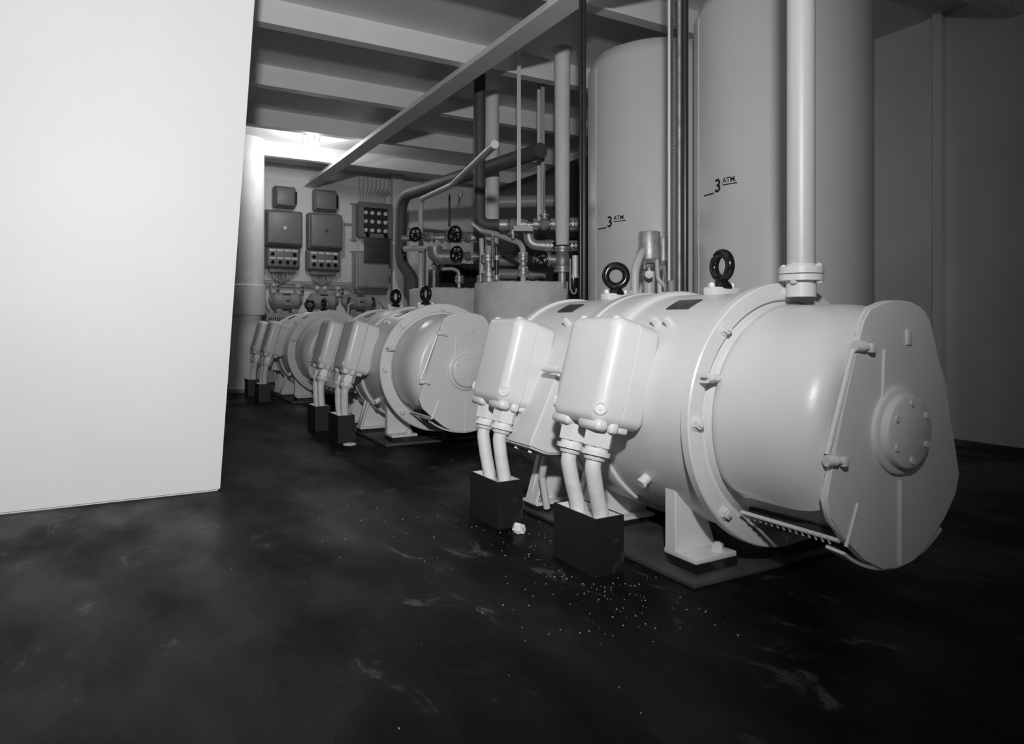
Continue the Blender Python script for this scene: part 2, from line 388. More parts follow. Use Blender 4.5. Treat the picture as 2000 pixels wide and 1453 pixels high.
    # feet: narrow gusset foot at the flange, two wide saddle feet behind
    for sx in (-1, 1):
        bm = BM(); prism(bm, [(sx * .297, .055), (sx * .130, .055), (sx * .165, .15), (sx * .24, .21), (sx * .285, .27), (sx * .297, .255)], 'y', .165, .213, bev=.003)
        box(bm, sx * .297, sx * .130,   .078, .217, .042, .058, bev=.003); ft = obj('foot', bm, 'paint', g)
        bm = BM(); box(bm, sx * .297 , sx * .128, .076, .219, .014, .0425); obj('packing_block', bm, 'black', ft, label='black packing block under the foot')
        bm = BM(); cyl(bm, (sx * .175, .112, .057), (sx * .175, .112, .061), .024, seg=18); hexnut(bm, (sx * .175, .112, .06), (0, 0, 1), .019, .018); obj('anchor_nut', bm, 'paint', ft)
        for y in (.62, .95):
            bm = BM(); prism(bm, [(sx * .345, .036), (sx * .03, .036), (sx * .03, .13), (sx * .2, .2), (sx * .265, .29), (sx * .285, .285)], 'y', y, y + .022, bev=.002)
            prism(bm, [(sx * .345, .04), (sx * .335, .034), (sx * .255, .28), (sx * .270, .29)], 'y', y - .04, y + .04, bev=.002)
            prism(bm, [(sx * .345, .034), (sx * .345, .046), (sx * .03, .046), (sx * .03, .034)], 'y', y - .05, y + .06, bev=.002); ft = obj('foot', bm, 'paint', g)
            bm = BM(); box(bm, sx * .34, sx * .03, y - .048, y + .058, .014, .0345); obj('packing_block', bm, 'black', ft, label='black packing block under the foot')
    bm = BM(); box(bm, -.355, .355, .025, 1.12, 0, .0145, bev=.003); obj('base_plate', bm, 'slab', g, label='dark steel plate under the machine')
    # air outlet hood low on the aisle side
    bm = BM()
    U0 = [(-.372, ZS + .10), (-.49, .325), (-.49, .305), (-.42, .275), (-.25, .26), (-.25, ZS)]
    prism(bm, U0, 'y', .70, .96, bev=.008); hd = obj('air_hood', bm, 'paint', g, label='sloping white air hood on the lower flank')
    bm = BM(); prism(bm, [(-.48, .305), (-.42, .279), (-.26, .262), (-.26, .250), (-.425, .268), (-.484, .296)], 'y', .715, .945); obj('hood_mesh', bm, 'mesh', hd, label='dark mesh under the hood')
    for y in (.73, .83, .93):
        bm = BM(); cyl(bm, (-.470, y, .300), (-.476, y, .284), .008, seg=10); obj('screw', bm, 'paint', hd)
    bm = BM(); tube(bm, [(-.36, .80, .27), (-.345, .86, .16), (-.31, .88, .03)], .014, rad=.03); obj('drain_pipe', bm, 'paint', g)
    # nameplates on the upper flank
    for y in (.27, .93):
        t = math.radians(116); bm = BM(); lathe(bm, [(y - .052, .3765), (y - .052, .380), (y + .052, .380), (y + .052, .3765)], (0, 0, ZS), seg=6, t0=t - .09, t1=t + .09, closed_prof=True)
        obj('nameplate', bm, 'plate', g, label='dark nameplate')
    # fixing studs beside the terminal boxes, handle bracket, plug
    for (y, ang) in ((.235, 133), (.295, 133), (.81, 133)):
        t = math.radians(ang); bm = BM(); hexnut(bm, on_body(t, y, .372), radial(t), .014, .03); obj('stud', bm, 'paint', g)
    bm = BM(); t = math.radians(168); y0, y1 = .575, .735
    p = on_body(math.radians(163), y0, .375); q = on_body(math.radians(163), y1, .375)
    tube(bm, [p, p + Vector((-.06, 0, .0)), q + Vector((-.06, 0, 0)), q], .0085, rad=.012, seg=10); obj('handle', bm, 'paint', g)
    bm = BM(); d = radial(math.radians(214)); p = on_body(math.radians(214), .28, .372); cyl(bm, p, p + d * .035, .017, seg=14); cyl(bm, p + d * .03, p + d * .036, .019, seg=6); obj('drain_plug', bm, 'paint', g)
    GL = []
    for y in (.343, .94): GL.append(term_box(y, g)[1])
    eyebolt(g, .265, 0); eyebolt(g, .845, 0)
    return g, GL
g0, GL = generator()
SETS = [
    (1.447, 'large white generator set with a vertical pipe flanged onto its top', (math.radians(-8), math.radians(60))),
    (4.07, 'white generator set in the middle of the row of three', (math.radians(12), math.radians(20))),
    (6.72, 'white generator set standing beside the switchgear bulkhead', (math.radians(-28), math.radians(66))),
]
gens = [g0, copy_tree(g0), copy_tree(g0)]
BOX_SHIFT = [0.0, .045, .11]
for g, (y, lab, rz) in zip(gens, SETS):
    g.location = (XC, y, 0); g['label'] = lab; g['group'] = 'generator sets in a row'
    for c in g.children:
        if c.name.startswith('terminal_box'): c.location.y = BOX_SHIFT[gens.index(g)]
    eb = sorted([c for c in g.children if c.name.startswith('eyebolt')], key=lambda c: c.location.y)
    for e, a in zip(eb, rz):
        e.rotation_euler = (0, 0, a)
        ns = 0
        for ch in e.children:
            if ch.name.startswith('pad'): ch.rotation_euler = (0, 0, -a)
            else:
                ch.location = Matrix.Rotation(-a, 3, 'Z') @ Vector(((-.047, .047)[ns], 0, .001)); ns += 1

# ------------------------------------------------------------------ floor boxes and cables
FB = [[(1.2695, 1.797), (1.245, 2.366)], [(1.240, 4.475), (1.235, 5.04)], [(1.205, 7.10), (1.205, 7.72)]]
WHO = ['the piped generator', 'the middle generator', 'the switchgear-side generator']
def floor_box():
    t = thing('cable_floor_box', '-', 'floor box')
    hx, hy, h, w = .053, .114, .172, .006
    bm = BM(); box(bm, -hx, hx, -hy, -hy + w, 0, h); box(bm, -hx, hx, hy - w, hy, 0, h); box(bm, -hx, -hx + w, -hy + w, hy - w, 0, h); box(bm, hx - w, hx, -hy + w, hy - w, 0, h); obj('shell', bm, 'black', t, sharp=20)
    bm = BM(); box(bm, -hx + w, hx - w, -hy + w, hy - w, .01, h - .022); box(bm, -hx + w, hx - w, -hy + w, -hy + w + .002, h - .03, h - .001); box(bm, -hx + w, hx - w, hy - w - .002, hy - w, h - .03, h - .001)
    box(bm, -hx + w, -hx + w + .002, -hy + w, hy - w, h - .03, h - .001); box(bm, hx - w - .002, hx - w, -hy + w, hy - w, h - .03, h - .001)
    obj('filler', bm, 'paint', t, label='white sealing compound inside')
    return t
fb0 = floor_box(); first = True
for i in range(3):
    for j in range(2):
        o = fb0 if first else copy_tree(fb0); first = False
        x, y = FB[i][j]; o.location = (x, y, 0)
        end = 'end-cover' if j == 0 else 'rear'
        o['label'] = f'black box on deck under the {end} terminal box of {WHO[i]}'; o['group'] = 'black cable boxes on the deck'
        for q in range(2):
            a, d = GL[j][q]; a = a + Vector((XC, SETS[i][0] + BOX_SHIFT[i], 0))
            b = Vector((x + .005, y + (-.062, .062)[q], .14))
            bm = BM(); tube(bm, [a, a + d * .03, a.lerp(b, .5) + Vector((-.006, 0, 0)), b + Vector((0, 0, .03)), b], .0245, rad=.2, seg=16)
            c = obj('cable', bm, 'cable')
            tag(c, f'white cable {"nearer" if q == 0 else "farther from"} the end cover at {end} terminal box of {WHO[i]}', 'cable', 'white armoured cables into the deck')

# ------------------------------------------------------------------ vent pipe on the near set
bx, by = XC + .005, 1.40
t = thing('vent_pipe', 'white vertical pipe bolted by its flange on top of a generator set', 'pipe', (bx, by, .848))
bm = BM(); cyl(bm, (0, 0, -.02), (0, 0, .045), .043, seg=28); cyl(bm, (0, 0, .028), (0, 0, .046), .064, seg=36); obj('nozzle', bm, 'paint', t)
bm = BM(); cyl(bm, (0, 0, .0485), (0, 0, .068), .064, seg=36); cyl(bm, (0, 0, .068), (0, 0, .078), .046, .041, seg=28); obj('pipe_flange', bm, 'paint', t)
bm = BM(); cyl(bm, (0, 0, .07), (0, 0, ZC - .848), .0405, seg=32); obj('pipe', bm, 'pipe', t)
for k in range(4):
    a = PI / 4 + k * PI / 2 - .5; bm = BM(); p = Vector((.053 * math.cos(a), .053 * math.sin(a), .067)); hexnut(bm, p, (0, 0, 1), .0095, .009); hexnut(bm, p - Vector((0, 0, .038)), (0, 0, -1), .0095, .009); cyl(bm, p - Vector((0, 0, .042)), p + Vector((0, 0, .004)), .005, seg=8); bmesh.ops.remove_doubles(bm, verts=bm.verts[:], dist=1e-6); obj('bolt', bm, 'paint', t)

# ------------------------------------------------------------------ pressure tanks with painted marks
def text_mesh(s, size):
    c = bpy.data.curves.new('t', 'FONT'); c.body = s; c.size = size; c.offset = size * .02
    o = bpy.data.objects.new('t', c); COL.objects.link(o)
    dg = bpy.context.evaluated_depsgraph_get(); me = bpy.data.meshes.new_from_object(o.evaluated_get(dg))
    bpy.data.objects.remove(o); bpy.data.curves.remove(c); return me
def tank(cx, cy, r, lab, marks):
    t = thing('pressure_tank', lab, 'tank', (cx, cy, 0), 0, 'tall grey pressure tanks')
    bm = BM(); lathe(bm, [(.03, r * .9), (.05, r), (2.30, r), (2.38, r * .93), (2.425, r * .7), (2.44, 0)], axis='z', seg=80); obj('shell', bm, 'tank', t, sharp=45)
    bm = BM(); cyl(bm, (0, 0, 0), (0, 0, .05), r * .92, seg=40); obj('skirt', bm, 'tank', t)
    bearing = math.atan2(-cy, -cx)
    # weld seam
    a = marks['seam']; bm = BM(); p = Vector((math.cos(a) * r, math.sin(a) * r, 0)); cyl(bm, p + Vector((0, 0, .06)), p + Vector((0, 0, 2.29)), .004, seg=8); obj('weld_seam', bm, 'tank', t)
    # lettering wrapped on the shell; u runs clockwise seen from above (to the viewer's right)
    bm = BM()
    def put(me, u0, z0):
        vs_ = [bm.verts.new((u0 + v.co.x, 0, z0 + v.co.y)) for v in me.vertices]
        for p in me.polygons:
            try: bm.faces.new([vs_[i] for i in p.vertices])
            except ValueError: pass
    s = marks['s']
    put(text_mesh('3', .088 * s), .088 * s, 0); put(text_mesh('ATM.', .034 * s), .14 * s, .036 * s)
    for (u0, u1, z0, z1) in ((0, .082 * s, -.006 * s, .001 * s), (.14 * s, .222 * s, .024 * s, .029 * s)):
        k = 8; top = [bm.verts.new((u0 + (u1 - u0) * i / k, 0, z1)) for i in range(k + 1)]; bot = [bm.verts.new((u0 + (u1 - u0) * i / k, 0, z0)) for i in range(k + 1)]
        for i in range(k): bm.faces.new((bot[i], bot[i + 1], top[i + 1], top[i]))
    for v in bm.verts:
        an = marks['a'] + v.co.x / r; rr = r + .0012
        v.co = Vector((math.cos(an) * rr, math.sin(an) * rr, marks['z'] + v.co.z))
    obj('lettering', bm, 'ink', t, label='painted black mark reading 3 ATM')
    return t
def hit_tank(px, py, cx, cy, r):
    d = ray(px, py); o = ORG; a = d.x ** 2 + d.y ** 2; b = 2 * (d.x * (o.x - cx) + d.y * (o.y - cy)); c = (o.x - cx) ** 2 + (o.y - cy) ** 2 - r * r
    s = (-b - math.sqrt(max(0, b * b - 4 * a * c))) / (2 * a); p = o + d * s; return math.atan2(p.y - cy, p.x - cx), p.z
TR = .43
TK = [(2.93, 3.40), (2.93, 2.45)]
T1a, T1z = hit_tank(1168, 447, *TK[0], TR); T2a, T2z = hit_tank(1375, 382, *TK[1], TR)
tank(*TK[0], TR, 'grey pressure tank marked 3 ATM behind the two small cans', dict(a=T1a, z=T1z, s=1.0, seam=hit_tank(1164, 450, *TK[0], TR)[0]))
tank(*TK[1], TR, 'grey pressure tank marked 3 ATM behind the flanged vertical pipe', dict(a=T2a, z=T2z, s=1.0, seam=hit_tank(1365, 450, *TK[1], TR)[0]))

# dark gauge pipes beside the tanks
def pole(name, lab, cat, px, Z, r, py_bot, m, group=None, py_top=None):
    p = P(px, py_bot, Z); z1 = ZC if py_top is None else P(px, py_top, Z).z
    bm = BM(); cyl(bm, (p.x, p.y, max(0, p.z)), (p.x, p.y, z1), r, seg=14); return tag(obj(name, bm, m), lab, cat, group)
for px, r, th in ((1134, .009, 'thinner'), (1140.5, .012, 'thicker')): pole('gauge_pipe', th + ' dark bare vertical pipe along the left flank of the marked tank behind the cans', 'pipe', px, 3.75, r, 700, 'darkpipe', 'dark pipes beside tanks')
pole('gauge_pipe', 'thick dark vertical pipe between the two marked tanks', 'pipe', 1338, 3.05, .015, 640, 'darkpipe', 'dark pipes between tanks')
pole('gauge_pipe', 'thin shiny vertical pipe between the two marked tanks', 'pipe', 1327, 3.05, .008, 640, 'dull', 'dark pipes between tanks')
# notched level scale
p = P(1309, 548, 3.0); t = thing('level_scale', 'pale notched level scale standing beside the two small cans', 'gauge', (p.x, p.y, p.z), -YAW)
bm = BM(); box(bm, -.010, -.001, -.006, .006, 0, ZC - p.z); obj('rail', bm, 'pipe', t)
bm = BM(); box(bm, .002, .012, -.004, .004, 0, ZC - p.z)
for i in range(70): box(bm, .000, .013, -.009, -.003, .01 + i * .016, .018 + i * .016)
o = obj('notched_strip', bm, 'dkgrey', t)

# two cans with small pipework
def can(px, py0, py1, r, Z, lab):
    p = P(px, py1, Z); h = P(px, py0, Z).z - p.z
    t = thing('sensor_can', lab, 'pressure switch', (p.x, p.y, p.z), -YAW, 'cylindrical cans by the tank')
    bm = BM(); lathe(bm, [(.0, 0), (.0, r * 1.04), (.012, r * 1.06), (.018, r * 1.06), (.02, r), (h - .006, r), (h, r * .95), (h, 0)], axis='z', seg=36); obj('housing', bm, 'bright', t)
    bm = BM(); cyl(bm, (0, 0, -.02), (0, 0, 0), r * .7, r * .95, seg=24); hexnut(bm, (0, 0, -.02), (0, 0, -1), r * .36, .02); cyl(bm, (0, 0, -.105), (0, 0, -.03), r * .2, seg=12); obj('stem', bm, 'bright', t)
    for x in (-.5, .6): bm = BM(); cyl(bm, (x * r, -r * .5, -.05), (x * r, -r * .5, 0), r * .13, seg=10); hexnut(bm, (x * r, -r * .5, -.012), (0, 0, -1), r * .22, .014); obj('tube_fitting', bm, 'dull', t)
    return t
can(1268, 453, 507, .0555, 3.58, 'shiny cylindrical can on pipework, the larger of two')
can(1296, 463, 510, .034, 3.72, 'shiny cylindrical can on pipework, the smaller of two')
def ptube(name, lab, pts, r, m, rad=.05, cat='pipe', group=None, seg=14):
    bm = BM(); tube(bm, [P(*p) for p in pts], r, rad=rad, seg=seg); return tag(obj(name, bm, m), lab, cat, group)
ptube('support_pipe', 'pale pipe standing under the larger can', [(1268, 530, 3.58), (1268, 600, 3.58)], .03, 'pipe')
ptube('sensor_tube', 'thin bent tube below the smaller can', [(1283, 508, 3.55), (1285, 545, 3.5), (1300, 560, 3.5), (1305, 620, 3.5)], .011, 'pipe', .03)
ptube('sensor_tube', 'thin straight tube hanging from the smaller can', [(1296, 508, 3.72), (1301, 548, 3.7), (1302, 610, 3.7)], .010, 'pipe', .03)
t = thing('valve_plug', 'pale round plug on stem beneath the larger can', 'valve', P(1265, 537, 3.5), -YAW)
bm = BM(); cyl(bm, (0, -.035, 0), (0, .06, 0), .02, seg=14); obj('stem', bm, 'bright', t)
bm = BM(); hexnut(bm, (0, -.03, 0), (0, -1, 0), .022, .016); obj('cap', bm, 'paint', t)
# flanged elbow between eyebolt and cans
p0 = P(1240, 576, 3.45)
t = thing('elbow_pipe', 'white curved pipe with bolted foot flange beside the cans', 'pipe', (p0.x, p0.y, 0))
q = [Vector((0, 0, 0)), Vector((0, 0, P(1240, 528, 3.45).z)), P(1252, 493, 3.5) - Vector((p0.x, p0.y, 0)), P(1275, 484, 3.75) - Vector((p0.x, p0.y, 0))]
bm = BM(); tube(bm, q, .021, rad=.12, seg=16); obj('pipe', bm, 'pipe', t)
zf = P(1240, 571, 3.45).z; bm = BM(); cyl(bm, (0, 0, zf - .012), (0, 0, zf), .042, seg=24); fl = obj('flange', bm, 'pipe', t)
for k in range(4): bm = BM(); a = k * PI / 2 + .3; hexnut(bm, (.032 * math.cos(a), .032 * math.sin(a), zf), (0, 0, 1), .007, .007); obj('bolt', bm, 'pipe', fl)

# ------------------------------------------------------------------ lagged drums
def drum(cx, cy, r, h, lab):
    bm = BM(); rng = random.Random(cx * 10 + cy); seg = 64
    prof = [(0, r), (.5, r), (h - .03, r), (h - .008, r * .992), (h, r * .965), (h + .004, r * .5), (h + .004, 0)]
    vs_ = lathe(bm, prof, axis='z', seg=seg)
    for v in bm.verts:
        if v.co.z > h - .1: v.co.z += rng.uniform(-.006, .008); v.co.x += rng.uniform(-.004, .004); v.co.y += rng.uniform(-.004, .004)
    o = obj('lagged_drum', bm, 'lag', loc=(cx, cy, 0), sharp=60); return tag(o, lab, 'drum', 'plastered drums')
ZD = 1.055
drum(2.75, 4.72, .40, ZD, 'plastered round drum under the thick white flanged column')
drum(2.75, 6.12, .40, ZD + .01, 'plastered round drum under the three black handwheels')

# ------------------------------------------------------------------ valves and pipework above the drums
def c2(x, y): return 760 + x * .2065, 350 + y * .2065
def C(x, y, Z): return P(*c2(x, y), Z)
RIGHT = Vector((CY, -SY, 0)); FWD = Vector((SY, CY, 0)); UP = Vector((0, 0, 1))
def wheel_mesh(bm, r):
    torus(bm, (0, 0, 0), r, r * .16, 'y', seg=28, sub=8)
    for k in range(5):
        a = 2 * PI * k / 5; pts = [Vector((r * f * math.cos(a + .5 * f), 0, r * f * math.sin(a + .5 * f))) for f in (.15, .4, .7, 1.0)]
        tube(bm, pts, r * .11, seg=6)
    cyl(bm, (0, -r * .25, 0), (0, r * .25, 0), r * .22, seg=12)
def handwheel(parent, p, d, r, m='ring'):
    bm = BM(); wheel_mesh(bm, r); w = obj('handwheel', bm, m, parent, label='black spoked handwheel')
    w.location = p; w.rotation_euler = Vector(d).to_track_quat('Y', 'Z').to_euler(); return w
def valve(x, y, Z, lab, s=.05, along=RIGHT, stem=UP, wheel=0, stem_len=.1, mat_='bright', group='valves of the pipe manifold', wheel_dir=None):
    """globe valve: bulb body, two flanges across 'along', bonnet and stem towards 'stem'"""
    o = C(x, y, Z) if not isinstance(x, Vector) else x
    t = thing('globe_valve', lab, 'valve', o, 0, group)
    al, st = Vector(along).normalized(), Vector(stem).normalized()
    R = al.to_track_quat('Z', 'Y').to_matrix().to_4x4()
    bm = BM(); lathe(bm, [(-1.3 * s, .5 * s), (-.75 * s, .55 * s), (-.4 * s, .85 * s), (0, 1.0 * s), (.4 * s, .85 * s), (.75 * s, .55 * s), (1.3 * s, .5 * s)], axis='z', seg=20, mtx=R); obj('body', bm, mat_, t)
    for q in (-1, 1):
        bm = BM(); cyl(bm, al * (q * 1.05 * s), al * (q * 1.28 * s), .95 * s, seg=20); cyl(bm, al * (q * 1.33 * s), al * (q * 1.56 * s), .95 * s, seg=20)
        side = al.cross(st).normalized()
        for k in range(6):
            a = k * PI / 3; w = (side * math.cos(a) + st * math.sin(a)) * .75 * s; cyl(bm, w + al * (q * .95 * s), w + al * (q * 1.66 * s), .11 * s, seg=6)
        obj('flange', bm, mat_, t)
    bm = BM(); cyl(bm, st * .6 * s, st * 1.5 * s, .55 * s, .5 * s, seg=18); cyl(bm, st * 1.25 * s, st * 1.5 * s, .8 * s, seg=18); cyl(bm, st * 1.5 * s, st * 2.1 * s, .32 * s, .24 * s, seg=14); obj('bonnet', bm, mat_, t)
    bm = BM(); cyl(bm, st * 2.0 * s, st * (2.0 * s + stem_len), .13 * s, seg=10); obj('stem', bm, 'dull', t)
    if wheel: handwheel(t, st * (2.0 * s + stem_len), st, wheel)
    return t
ZL, ZR = 6.35, 5.25
CAMW = (-FWD * .8 - RIGHT * .45 + UP * .05)
# left group
valve(365, 553, ZL, 'flanged valve with black handwheel beside the tall dark bent pipe', .045, stem=CAMW, wheel=.058, stem_len=.09, mat_='dull')
valve(570, 553, ZL, 'flanged valve with a tall slim stem rising toward the deckhead', .05, stem=UP, stem_len=.15, mat_='bright')
valve(740, 553, ZL, 'flanged valve with the largest black handwheel beside the tall-stemmed valve', .05, stem=CAMW, wheel=.066, stem_len=.10, mat_='bright')
valve(745, 730, ZL, 'low flanged valve with black handwheel below the manifold', .045, stem=CAMW, wheel=.06, stem_len=.09, mat_='dull')
p = C(570, 440, ZL); bm = BM(); cyl(bm, (0, 0, -.03), (0, 0, .06), .014, .009, seg=10); cyl(bm, (0, 0, .05), (0, 0, .27), .011, .009, seg=10); cyl(bm, (0, 0, .27), (0, 0, .285), .006, seg=8)
tag(obj('thermometer', bm, 'darkpipe', loc=p), 'slender dark thermometer on the tall-stemmed valve', 'thermometer')
def ctube(name, lab, pts, r, m, rad=.05, cat='pipe', group=None):
    bm = BM(); tube(bm, [C(*q) if not isinstance(q, Vector) else q for q in pts], r, rad=rad); return tag(obj(name, bm, m), lab, cat, group)
def down(x, y, Z): v = C(x, y, Z); return Vector((v.x, v.y, ZD - .05))
ctube('manifold_pipe', 'short dark pipe joining dark bent pipe to first valve', [(120, 560, ZL), (310, 556, ZL)], .028, 'dull')
ctube('manifold_pipe', 'dark pipe joining first valve to tall-stemmed valve', [(420, 553, ZL), (500, 553, ZL)], .028, 'bright')
ctube('manifold_pipe', 'pipe from largest-wheel valve into the lagged pipe', [(815, 553, ZL), (930, 560, ZL)], .026, 'dull')
ctube('tee_pipe', 'pale short pipe dropping from the manifold to the dark elbow', [(450, 560, ZL), (450, 660, ZL)], .018, 'pipe')
ctube('lagged_elbow', 'dark lagged elbow curving into the low valve', [(430, 640, ZL + .02), (435, 730, ZL + .02), (680, 740, ZL + .02)], .068, 'dull', .11)
ctube('outlet_pipe', 'pipe leaving the low valve toward the flange stack', [(805, 730, ZL), (935, 735, ZL)], .026, 'dull')
bm = BM(); a = C(140, 660, ZL + .25); b = C(400, 655, ZL + .15)
tube(bm, [a, b], .026, seg=4); tag(obj('angle_bracket', bm, 'pipe'), 'pale flat bracket bar behind the manifold valves', 'bracket')
ctube('riser_pipe', 'thin white riser pipe bending along under the deckhead', [down(300, 1000, ZL + .3), (300, 190, ZL + .3), (600, 50, ZL - .8), (1000, -330, ZL - 2.4)], .024, 'pipe', .1)
ctube('tie_rod', 'thin dark vertical rod beside the white riser', [(340, 660, ZL), (340, 1000, ZL)], .009, 'darkpipe', 0)
valve(425, 845, ZL + .22, 'small valve with little black handwheel on the bent drain pipe', .026, along=UP, stem=(RIGHT * .8 - FWD * .6), wheel=.03, stem_len=.02, mat_='bright')
ctube('drain_pipe', 'pale pipe hooking down from the small valve', [(425, 835, ZL + .22), (355, 840, ZL + .22), down(350, 1000, ZL + .22)], .02, 'pipe', .06)
ctube('drain_pipe', 'short straight pipe under the small valve', [(425, 890, ZL + .22), down(425, 1000, ZL + .22)], .017, 'bright', 0)
ctube('stem_pipe', 'dark rod above the small valve', [(425, 720, ZL + .22), (425, 810, ZL + .22)], .013, 'darkpipe', 0)
ctube('gooseneck_pipe', 'metal gooseneck pipe bending down into a drum flange', [(480, 850, ZL + .22), (600, 845, ZL + .22), (660, 870, ZL + .22), down(664, 1000, ZL + .22)], .019, 'bright', .06)
def flange_stack(x, y, Z, r, lab, h=.022):
    p = C(x, y, Z); t = thing('pipe_flange', lab, 'flange', p, 0, 'bolted pipe flanges')
    for q, z in enumerate((-h * 1.1, h * .1)):
        bm = BM(); cyl(bm, (0, 0, z), (0, 0, z + h), r, seg=24); obj('disc', bm, 'bright', t)
    for k in range(6): bm = BM(); a = k * PI / 3 + .2; cyl(bm, (r * .78 * math.cos(a), r * .78 * math.sin(a), -h * 1.6), (r * .78 * math.cos(a), r * .78 * math.sin(a), h * 1.6), r * .13, seg=6); obj('bolt', bm, 'dull', t)
flange_stack(664, 945, ZL + .22, .042, 'bolted flange under the gooseneck pipe')
# dark tall bent pipe
zt = C(110, 180, 7.35).z
a = C(110, 200, 7.35); bpt = C(110, 780, 7.35); cpt = C(230, 950, 7.3); dpt = C(225, 1190, 7.3)
bm = BM(); tube(bm, [Vector((a.x + .25, 4.6, zt + .02)), Vector((a.x, a.y, zt + .02)), bpt, cpt, Vector((cpt.x, cpt.y, 0))], .06, rad=.22, seg=22)
tag(obj('lagged_pipe', bm, 'lagdark'), 'thick dark lagged pipe bending down beside the switchgear', 'pipe')
# centre: thick dark lagged pipe with elbow, pale duct behind
ZM = 5.75
ctube('lagged_pipe', 'thick dark lagged pipe turning from vertical to horizontal by elbow', [Vector((C(855, 70, ZM).x, C(855, 70, ZM).y, ZC)), (855, 432, ZM), (1050, 432, ZM)], .048, 'lagdark', .14)
v = C(975, 300, ZM + .45); bm = BM(); cyl(bm, (v.x, v.y, C(975, 745, ZM + .45).z), (v.x, v.y, ZC), .062, seg=28)
torus(bm, (v.x, v.y, C(975, 190, ZM + .45).z), .062, .006, 'z'); tag(obj('lagged_duct', bm, 'laglight'), 'pale vertical lagged duct behind the dark elbow', 'duct')
ctube('cross_pipe', 'thin white pipe sloping across then dropping to a drum', [(800, 425, ZM + .12), (880, 490, ZM - .1), (1000, 515, 5.5), (1230, 600, 5.3), (1268, 650, ZR), down(1268, 900, ZR)], .022, 'pipe', .08)
flange_stack(1266, 738, ZR, .04, 'upper bolted flange on the thin white pipe'); flange_stack(1268, 872, ZR, .04, 'lower bolted flange on the thin white pipe')
p = C(1267, 800, ZR); bm = BM(); lathe(bm, [(-.05, .012), (-.02, .025), (0, .029), (.02, .025), (.05, .012)], axis='z', seg=18); tag(obj('check_valve', bm, 'bright', loc=p), 'small round check valve between two flanges', 'valve')
# flange stack at centre
ctube('stack_pipe', 'metal standpipe entering the drum below two flanges', [(942, 700, 5.4), down(942, 1000, 5.4)], .035, 'bright', 0)
flange_stack(937, 748, 5.4, .056, 'upper bolted flange on the metal standpipe'); flange_stack(945, 930, 5.4, .06, 'lower bolted flange on the metal standpipe', .03)
ctube('stack_pipe', 'slim dark pipe with fittings beside the metal standpipe', [(1018, 640, 5.35), down(1018, 1000, 5.35)], .014, 'darkpipe', 0)
flange_stack(1018, 745, 5.35, .03, 'little flange high on the slim dark pipe', .014); flange_stack(1016, 930, 5.35, .028, 'little flange low on the slim dark pipe', .014)
ctube('stack_pipe', 'slim pale pipe on the other side of the standpipe', [(872, 560, 5.5), (878, 700, 5.5), down(872, 1000, 5.5)], .019, 'pipe', .03)
flange_stack(870, 945, 5.5, .036, 'small bolted flange on the slim pale pipe', .018)
p = C(980, 830, 5.25); bm = BM(); cyl(bm, (0, 0, 0), (0, 0, .26), .008, seg=8)
for i in range(16): torus(bm, (0, 0, .05 + i * .012), .013, .004, 'z', seg=14, sub=6)
tag(obj('coil_spring', bm, 'dull', loc=p), 'dark coiled spring rod beside the standpipe', 'spring')
# right group on the second drum
ctube('header_pipe', 'bare metal horizontal header between upper valves', [(1040, 432, ZR), (1780, 428, ZR)], .022, 'bright', 0)
def hflange(x, y, Z, r, lab):
    p = C(x, y, Z); t = thing('pipe_flange', lab, 'flange', p, 0, 'bolted pipe flanges')
    for q in (-.024, .004): bm = BM(); cyl(bm, RIGHT * q, RIGHT * (q + .02), r, seg=22); obj('disc', bm, 'bright', t)
    side = FWD
    for k in range(6): bm = BM(); a = k * PI / 3; w = (side * math.cos(a) + UP * math.sin(a)) * r * .76; cyl(bm, w - RIGHT * .032, w + RIGHT * .032, r * .12, seg=6); obj('bolt', bm, 'dull', t)
hflange(1082, 432, ZR, .046, 'bolted flange where the dark elbow meets the header')
valve(1172, 432, ZR, 'bulbous header valve next to the dark lagged elbow', .05, stem=-UP, stem_len=.0, mat_='bright')
hflange(1265, 430, ZR, .04, 'bolted flange in the middle of the header')
valve(1470, 428, ZR, 'header valve with long stem reaching to the deckhead', .05, stem=UP, stem_len=.30, mat_='bright')
hflange(1750, 428, ZR, .055, 'bolted flange at the tank end of the header')
ctube('metal_elbow', 'bare metal wrapped elbow below the header', [(1320, 440, ZR), (1320, 620, ZR), (1540, 632, ZR)], .04, 'bright', .13)
hflange(1515, 632, ZR, .05, 'bolted flange at the end of the wrapped elbow')
hflange(1745, 632, ZR, .045, 'bolted flange right beside the thick white column')
bx0 = C(1255, 468, ZR - .15); bm = BM(); box(bm, -.06, .08, -.02, .02, -.018, .018, mtx=Matrix.Rotation(-YAW, 4, 'Z')); tag(obj('clamp_bracket', bm, 'grey2', loc=bx0), 'grey bracket under the flat hanger bar', 'bracket')
for x0, x1, Z, lab, m in ((1210, 1246, ZR - .12, 'pale flat hanger bar in front of the header', 'pipe'), (1400, 1432, ZR + .5, 'pale flat hanger bar behind the long-stemmed valve', 'pipe'), (1436, 1470, ZR + .35, 'grey flat hanger bar behind the long-stemmed valve', 'grey2')):
    pa, pb = C(x0, 440, Z), C(x1, 440, Z); w = (pb - pa).length / 2
    bm = BM(); box(bm, -w, w, -.006, .006, 0, ZC - pa.z, mtx=Matrix.Rotation(-YAW, 4, 'Z')); tag(obj('hanger_bar', bm, m, loc=(pa + pb) / 2), lab, 'hanger')
v = C(1638, 620, 5.2)
t = thing('column_pipe', 'thick white lagged column above a metal strainer', 'pipe', (v.x, v.y, 0))
bm = BM(); lathe(bm, [(v.z - .004, 0), (v.z - .004, .046), (v.z + .004, .05), (v.z + .30, .054), (ZC, .059)], axis='z', seg=32); obj('lagging', bm, 'laglight', t)
